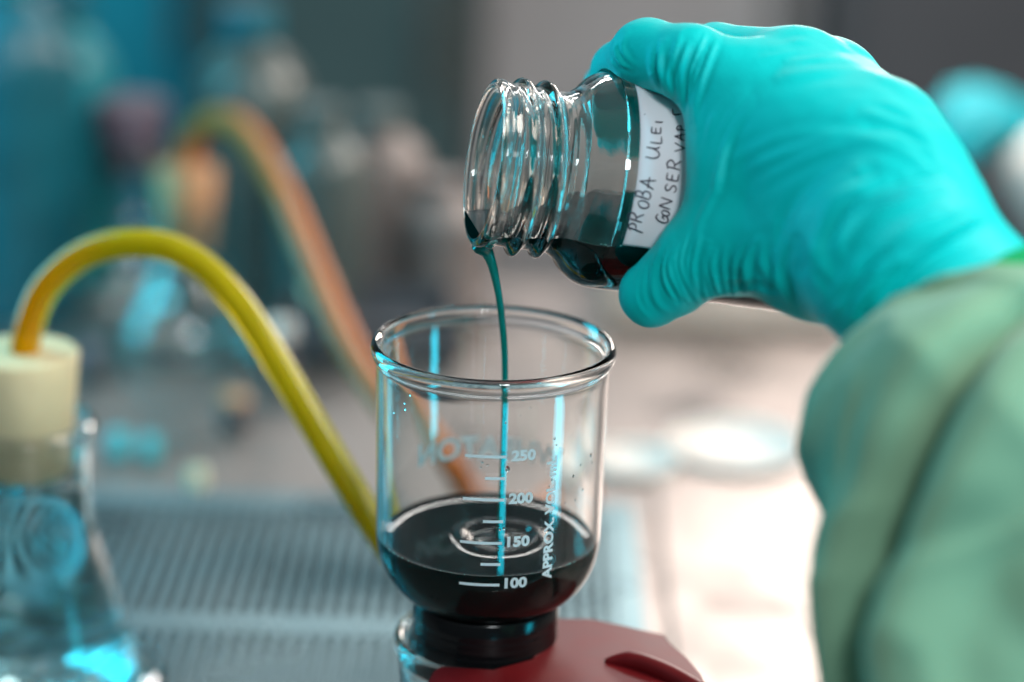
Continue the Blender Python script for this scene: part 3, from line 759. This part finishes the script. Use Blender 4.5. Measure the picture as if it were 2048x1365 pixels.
# sleeve: loose tube with folds
sc_ = spline([Q(1950, 618, 642), Q(1952, 695, 634), Q(1966, 800, 624), Q(1990, 960, 612), Q(2012, 1150, 602), Q(2040, 1350, 592), Q(2070, 1600, 582), Q(2100, 1900, 575)], 14)
m_ = len(sc_); tS = np.linspace(0, 1, m_)
T_ = np.gradient(sc_, axis=0); T_ /= np.linalg.norm(T_, axis=1)[:, None]
d0 = np.array(T_[0])
tS = tS*8/7*1.0
rs = np.interp(tS, [0, .08, .2, .33, .42, .55, .7, .85, 1, 1.15], [.0268, .0270, .0305, .0400, .0440, .0435, .0425, .0420, .042, .042])
nS = 200; V = []; V0 = []
cutx = Q(1725, 715, 600)-Q(2048, 445, 600); cutx /= np.linalg.norm(cutx)
for i in range(m_):
    Tn = T_[i]
    if i < 14: 
        k = 1-i/14; cn = np.cross(cutx, -FW); cn = cn if cn@T_[0] > 0 else -cn; Tn = T_[i]*(1-k)+(cn*.9+FW*-.35)*k; Tn /= np.linalg.norm(Tn)
    nv = -FW-Tn*(-FW@Tn); nv /= np.linalg.norm(nv); lv = np.cross(Tn, nv); lv = lv if lv@RT < 0 else -lv      # nv: to camera, lv: to picture left
    for k in range(nS):
        a = 2*math.pi*k/nS-math.pi                       # a=0 faces camera, a>0 to the left
        t = tS[i]; r = rs[i]
        # long crease running down the front, with the right panel lapping over it
        ac = np.interp(t, [.22, .3, .4, .5, .57, .65, .74, .84, 1], [-.4, -.13, .2, .5, .69, .85, 1.0, 1.18, 1.3])
        amp = np.interp(t, [.24, .36, .5, .6, .85, 1], [0, .009, .020, .028, .027, .025])
        x = a-ac
        r -= amp*math.exp(-(x/.12)**2)
        r += amp*.22*math.exp(-((x-.32)/.20)**2) + amp*.38*math.exp(-((x+.36)/.24)**2)
        # slit low on the right of the cuff
        r -= .006*math.exp(-((a+.62-(t-.15)*2.5)/.10)**2-((t-.15)/.035)**2)
        r += .0022*math.sin(a*3+t*14)*min(1, t*6)+.0010*math.sin(a*5-t*23+1)*min(1, t*5)
        r += .0045*min(1, t*5)*(.5-abs(noise.noise(Vector((math.cos(a)*1.6+t*3, math.sin(a)*1.6, t*7+9)))))**2*2
        r += .004*noise.noise(Vector((math.cos(a)*1.3, math.sin(a)*1.3, t*6)))*min(1, t*5)
        # gathered bulge at the picture-left side
        r += .0035*math.exp(-((a-1.5)/.7)**2-((t-.40)/.10)**2)
        sh_ = (.0035+.0200*(1-math.sin(a))/2)*max(0, 1-i/10) + .0012*math.sin(a*3+1)*max(0, 1-i/10)
        r += .0022*math.exp(-i/1.5)
        V0.append(sc_[i]+(r-.0022*math.exp(-i/1.5)-.0022)*(math.cos(a)*nv+math.sin(a)*lv))
        V.append(sc_[i]+Tn*sh_+r*(math.cos(a)*nv+math.sin(a)*lv))
Fc = []
for i in range(m_-1):
    for k in range(nS): Fc.append((i*nS+k, i*nS+(k+1) % nS, (i+1)*nS+(k+1) % nS, (i+1)*nS+k))
slv = recalc(obj('sleeve', V, Fc, M['sleeve'], pers))
md = slv.modifiers.new('solid', 'SOLIDIFY'); md.thickness = .0012; md.offset = -1
# darker knitted cuff showing in front of the sleeve's hem
Vc = V0[:12*nS]
Fc = []
for i in range(11):
    for k in range(nS): Fc.append((i*nS+k, i*nS+(k+1) % nS, (i+1)*nS+(k+1) % nS, (i+1)*nS+k))
cf = recalc(obj('cuff', Vc, Fc, M['cuff'], pers))
md = cf.modifiers.new('solid', 'SOLIDIFY'); md.thickness = .0012; md.offset = -1

# ------------------------------------------------------------------ blurred flasks with stoppers and tubes
def flask(label, top, rtop, rbot, hst, rn, zs, rs_, m_st, gl, stop_name='stopper', cyan_glow_fill=None, stop_label=None):
    """top: world point of the stopper's upper centre; zs/rs_: outer profile of the flask below"""
    r = empty('filter_flask', (top[0], top[1], .0), label, 'flask')
    pr = list(zip(rs_, [top[2]+z for z in zs]))
    pr = [(a, max(b, .012)) for a, b in pr]
    po = smooth_profile(pr+[(pr[-1][0]*.98, .004), (pr[-1][0]*.85, .001)], 6)
    pi_ = [(max(a-.0018, .003), max(b, .004)) for a, b in po[::-1]]
    V, Fc = lathe(po+[(0, .001), (0, .0035)]+pi_[1:], 96, True, T=(top[0], top[1], 0))
    recalc(obj('glass_body', V, Fc, gl, r))
    V, Fc = lathe([(0, 0), (rtop-.001, 0), (rtop, -.001), (rbot, -hst+.001), (rbot-.001, -hst), (0, -hst)], 64, False, T=top)
    so = recalc(obj(stop_name, V, Fc, m_st, r))
    for p in so.data.polygons: p.use_smooth = abs(p.normal.z) < .8
    if cyan_glow_fill:
        zl, rl_ = cyan_glow_fill
        V, Fc = lathe([(0, zl), (rl_, zl)]+[(a-.0021, b) for a, b in pr if .012 < b < zl-.005]+[(pr[-1][0]-.0022, .010), (pr[-1][0]*.84, .005), (0, .005)], 64, False, T=(top[0], top[1], 0))
        recalc(obj('cyan_glow_fill', V, Fc, M['cyan_glow'], r))  # added filling that gives the flask its cyan glow
    return r
tl = P(46, 702, .868)
f1 = flask('near conical flask at the lower left, cream stopper and yellow tube in its neck', tl, .0200, .0158, .046, .024,
      [-.026, -.029, -.033, -.040, -.062, -.075, -.092, -.125, -.160], [.0235, .0255, .0240, .0232, .0230, .0255, .0310, .0400, .0480], M['stopper'], M['glass'], cyan_glow_fill=(tl[2]-.051, .0211))
y_pts = [P(50, 745, .868), P(50, 700, .868), P(62, 640, .866), P(92, 575, .864), P(150, 520, .862), P(215, 493, .860), P(285, 487, .857), P(350, 500, .855), P(420, 545, .852),
         P(490, 625, .848), P(560, 735, .843), P(625, 845, .838), P(690, 955, .834), P(745, 1045, .832), P(800, 1120, .832), P(870, 1180, .835), P(930, 1215, .836), sa[-1]]
yt = obj('rubber_tube', *tube(spline(y_pts, 8), .0053, 24), M['tube'], None, origin=tuple(tl))
tag(yt, 'glossy yellow rubber tube arching from the near stopper to the flask under the funnel', 'tube', 'rubber tubes')

t2 = P(372, 335, 1.27)
f2 = flask('blurred conical flask behind the yellow tube, tan stopper and orange tube', t2, .0170, .0140, .042, .02,
      [-.020, -.024, -.030, -.042, -.050, -.068, -.088], [.0190, .0200, .0190, .0185, .0200, .0300, .0390], M['stopper_tan'], M['far_glass'])
o_pts = [P(375, 360, 1.27), P(375, 310, 1.27), P(392, 262, 1.26), P(430, 240, 1.24), P(475, 248, 1.22), P(520, 300, 1.19), P(568, 390, 1.15), P(615, 500, 1.13), P(665, 620, 1.11), P(720, 730, 1.09),
         P(790, 830, 1.07), P(880, 920, 1.05), PZ(960, 990, .008), PZ(1060, 1010, .008), PZ(1180, 985, .008)]
ot = obj('rubber_tube', *tube(spline(o_pts, 8), .0062, 20), M['tube_orange'], None, origin=tuple(t2))
tag(ot, 'dull orange rubber tube arching from the tan stopper behind, far out of focus', 'tube', 'rubber tubes')
t3 = P(262, 200, 1.36)
f3 = flask('tall blurred flask with a mauve cap, farthest back at the upper left', t3, .0210, .0170, .040, .02,
      [-.022, -.026, -.034, -.046, -.060, -.082, -.100], [.0205, .0225, .0210, .0205, .0240, .0340, .0400], M['pink'], M['far_glass'], 'cap')
# small things on the worktop behind: vials; the cyan and tiny cream ones are added as blurred highlights
def vial(label, px_, py_, zb, m_body, m_cap, r=.011, hgt=.035):
    b = PZ(px_, py_, zb)
    e_ = empty('sample_vial', tuple(b), label, 'vial', 'small vials on the worktop')
    V, Fc = lathe([(0, .0005), (r*.9, .0005), (r, .002), (r, hgt*.7), (r*.75, hgt*.8), (r*.75, hgt*.86), (0, hgt*.86)], 40, False, T=b); recalc(obj('glass_body', V, Fc, m_body, e_))
    V, Fc = lathe([(0, hgt*.86+.0003), (r*.86, hgt*.86+.0003), (r*.88, hgt*.9), (r*.84, hgt*1.1), (r*.7, hgt*1.13), (0, hgt*1.13)], 40, False, T=b); recalc(obj('cap', V, Fc, m_cap, e_))
M['cyan_glint'] = mat('cyan_glint', (.02, .55, .62), .15, spec=.6, coat=.5, noise_amt=.05)  # bright cyan gloss put in for blurred highlight spots
M['cream_cap_and_glint'] = mat('cream_cap_and_glint', (.75, .70, .48), .2, spec=.6, coat=.6, noise_amt=.05)  # cap colour, also used for the added cream highlight spot
vial('added cyan spot imitating a blurred highlight left of the cream one behind the grille', 238, 912, .001, M['cyan_glint'], M['cyan_glint'], .0052, .011)
vial('added cyan spot imitating a second blurred highlight behind the grille', 300, 918, .001, M['cyan_glint'], M['cyan_glint'], .0050, .010)
vial('added tiny cream spot imitating a blurred highlight behind the grille', 395, 975, .001, M['cream_cap_and_glint'], M['cream_cap_and_glint'], .0050, .008)

vial('mauve capped vial in front of the tan stopper flask', 178, 760, .001, M['dark_plastic'], M['pink'], .007, .016)
vial('white capped vial between the orange tube flask and the yellow tube', 560, 770, .001, M['dark_plastic'], M['white'], .009, .030)
vial('tan capped vial just left of the yellow tube bend', 470, 850, .001, M['dark_plastic'], M['stopper_tan'], .008, .014)
vial('cream capped tall vial standing in the dark tray', 640, 700, .0075, M['dark_plastic'], M['cream_cap_and_glint'], .009, .034)
tr = np.array([-.078, .55, .001])
obj_t = empty('instrument_tray', tuple(tr), 'small dark grey plastic tray right of the orange tube flask', 'tray')
obj('tray_base', *box(tr[0], tr[1], .0045, .085, .07, .005, .001), M['dark_plastic'], obj_t, smooth=False)
for sy_ in (-1, 1): obj('side_wall', *box(tr[0], tr[1]+sy_*.0365, .0125, .085, .003, .020, .001), M['dark_plastic'], obj_t, smooth=False)
for sx_ in (-1, 1): obj('side_wall', *box(tr[0]+sx_*.0442, tr[1], .0125, .003, .076, .020, .001), M['dark_plastic'], obj_t, smooth=False)

def back_bottle(label, px_, yb, r, hgt, m_body, m_cap):
    b = PY(px_, 600, yb); b[2] = .0008
    e_ = empty('storage_bottle', tuple(b), label, 'bottle', 'storage bottles along the back edge of the worktop')
    V, Fc = lathe(smooth_profile([(.001, 0), (r*.9, .0), (r, .004), (r, hgt*.35), (r, hgt*.68), (r*.8, hgt*.80), (r*.42, hgt*.88), (r*.40, hgt*.90), (.001, hgt*.90)], 5), 56, False, T=b); recalc(obj('bottle_body', V, Fc, m_body, e_))
    V, Fc = lathe([(0, hgt*.901), (r*.50, hgt*.901), (r*.50, hgt), (0, hgt)], 48, False, T=b); recalc(obj('cap', V, Fc, m_cap, e_, smooth=False))
M['teal_plastic'] = mat('teal_plastic', (.01, .26, .31), .35, noise_amt=.3, noise_scale=30)
M['deep_teal'] = mat('deep_teal_plastic', (.006, .12, .16), .35, noise_amt=.3, noise_scale=30)
M['smoke'] = mat('smoked_plastic', (.085, .105, .10), .3, noise_amt=.3, noise_scale=30)
M['taupe'] = mat('taupe_plastic', (.20, .165, .155), .45, noise_amt=.3, noise_scale=30)
back_bottle('blurred deep teal storage bottle at the far left of the back row', 20, .60, .042, .20, M['deep_teal'], M['teal_plastic'])
back_bottle('blurred bright teal bottle second from the left in the back row', 150, .645, .028, .17, M['teal_plastic'], M['deep_teal'])
back_bottle('smoky grey green bottle behind the arch of the orange tube', 500, .64, .034, .165, M['smoke'], M['deep_teal'])
back_bottle('smaller smoky bottle right of the orange tube arch', 640, .60, .026, .12, M['smoke'], M['smoke'])
back_bottle('taupe bottle of medium height left of the bottle mouth', 755, .64, .028, .11, M['taupe'], M['smoke'])
back_bottle('low taupe jar nearest to the pouring stream in the back row', 880, .62, .026, .075, M['taupe'], M['taupe'])
M['lit_band'] = mat('lit_band_beige', (.66, .50, .42), .8, noise_amt=.25, noise_scale=18)  # beige put in for the warm lit band along the rear edge
bb_ = PY(1440, 600, .62)
cb = obj('lit_band_box', *box(bb_[0], .625, .0175, .135, .07, .034, .003), M['lit_band'], None, origin=(bb_[0], .625, 0.0), smooth=False)
tag(cb, 'added low beige box imitating the lit band at the back of the worktop under the gloved hand', 'box')

# white dish, and an added pale disc imitating the glow on the steel
def dish(label, px_, py_, r, hgt=.0045):
    b = PZ(px_, py_, .0005)
    e_ = obj('dish_and_glow_disc', *lathe([(0, 0), (r-.001, 0), (r, .001), (r, hgt), (r-.0015, hgt), (r-.0015, .002), (0, .002)], 80, False, T=b), M['white'], None, origin=tuple(b))
    recalc(e_); tag(e_, label, 'dish', 'white dishes on the worktop')
dish('round white dish standing just right of the funnel on the worktop', 1265, 930, .022)
dish('added wider pale disc imitating the bright glow on the steel, toward the sleeve', 1470, 900, .034)
# second gloved hand far behind at the right, white cuff below it
H = P(1965, 235, 1.45)
p2 = empty('person', tuple(P(1985, 330, 1.45)), 'blurred far hand in a teal glove with a white sleeve, upper right edge', 'person')
def K(dx, dy, dz): return H+RT*dx*mm+UP*dy*mm-FW*dz*mm
fg = [((-12, 2, 6), (-22, -8, 12), (-26, -22, 14)), ((-8, 8, 0), (-20, 4, 4), (-27, -10, 6)), ((-2, 12, -6), (-14, 12, -6), (-24, 2, -4)), ((6, 12, -12), (-4, 15, -14), (-15, 10, -14)), ((4, -4, 12), (-6, -14, 18), (-14, -26, 18))]
def far_hand(X):
    d = smin(cone(X, K(6, 2, 0), K(26, -14, 0), .016, .018), cone(X, K(26, -14, 0), K(48, -40, 0), .018, .018), .01)
    for a, b, c_ in fg:
        d = smin(d, smin(cone(X, K(*a), K(*b), .0085, .0078), cone(X, K(*b), K(*c_), .0078, .0068), .002), .003)
    return d
M['far_glove'] = mat('far_nitrile_glove', (.0, .26, .31), .5, spec=.3)
sdf_mesh('glove', far_hand, H-.075, H+.08, .0018, M['far_glove'], p2)
V, Fc = tube([K(22, -14, 0), K(34, -26, 0), K(55, -50, 0), K(80, -80, 2), K(130, -130, 4)], [.021, .026, .031, .036, .042], 40)
recalc(obj('sleeve', V, Fc, M['white'], p2))
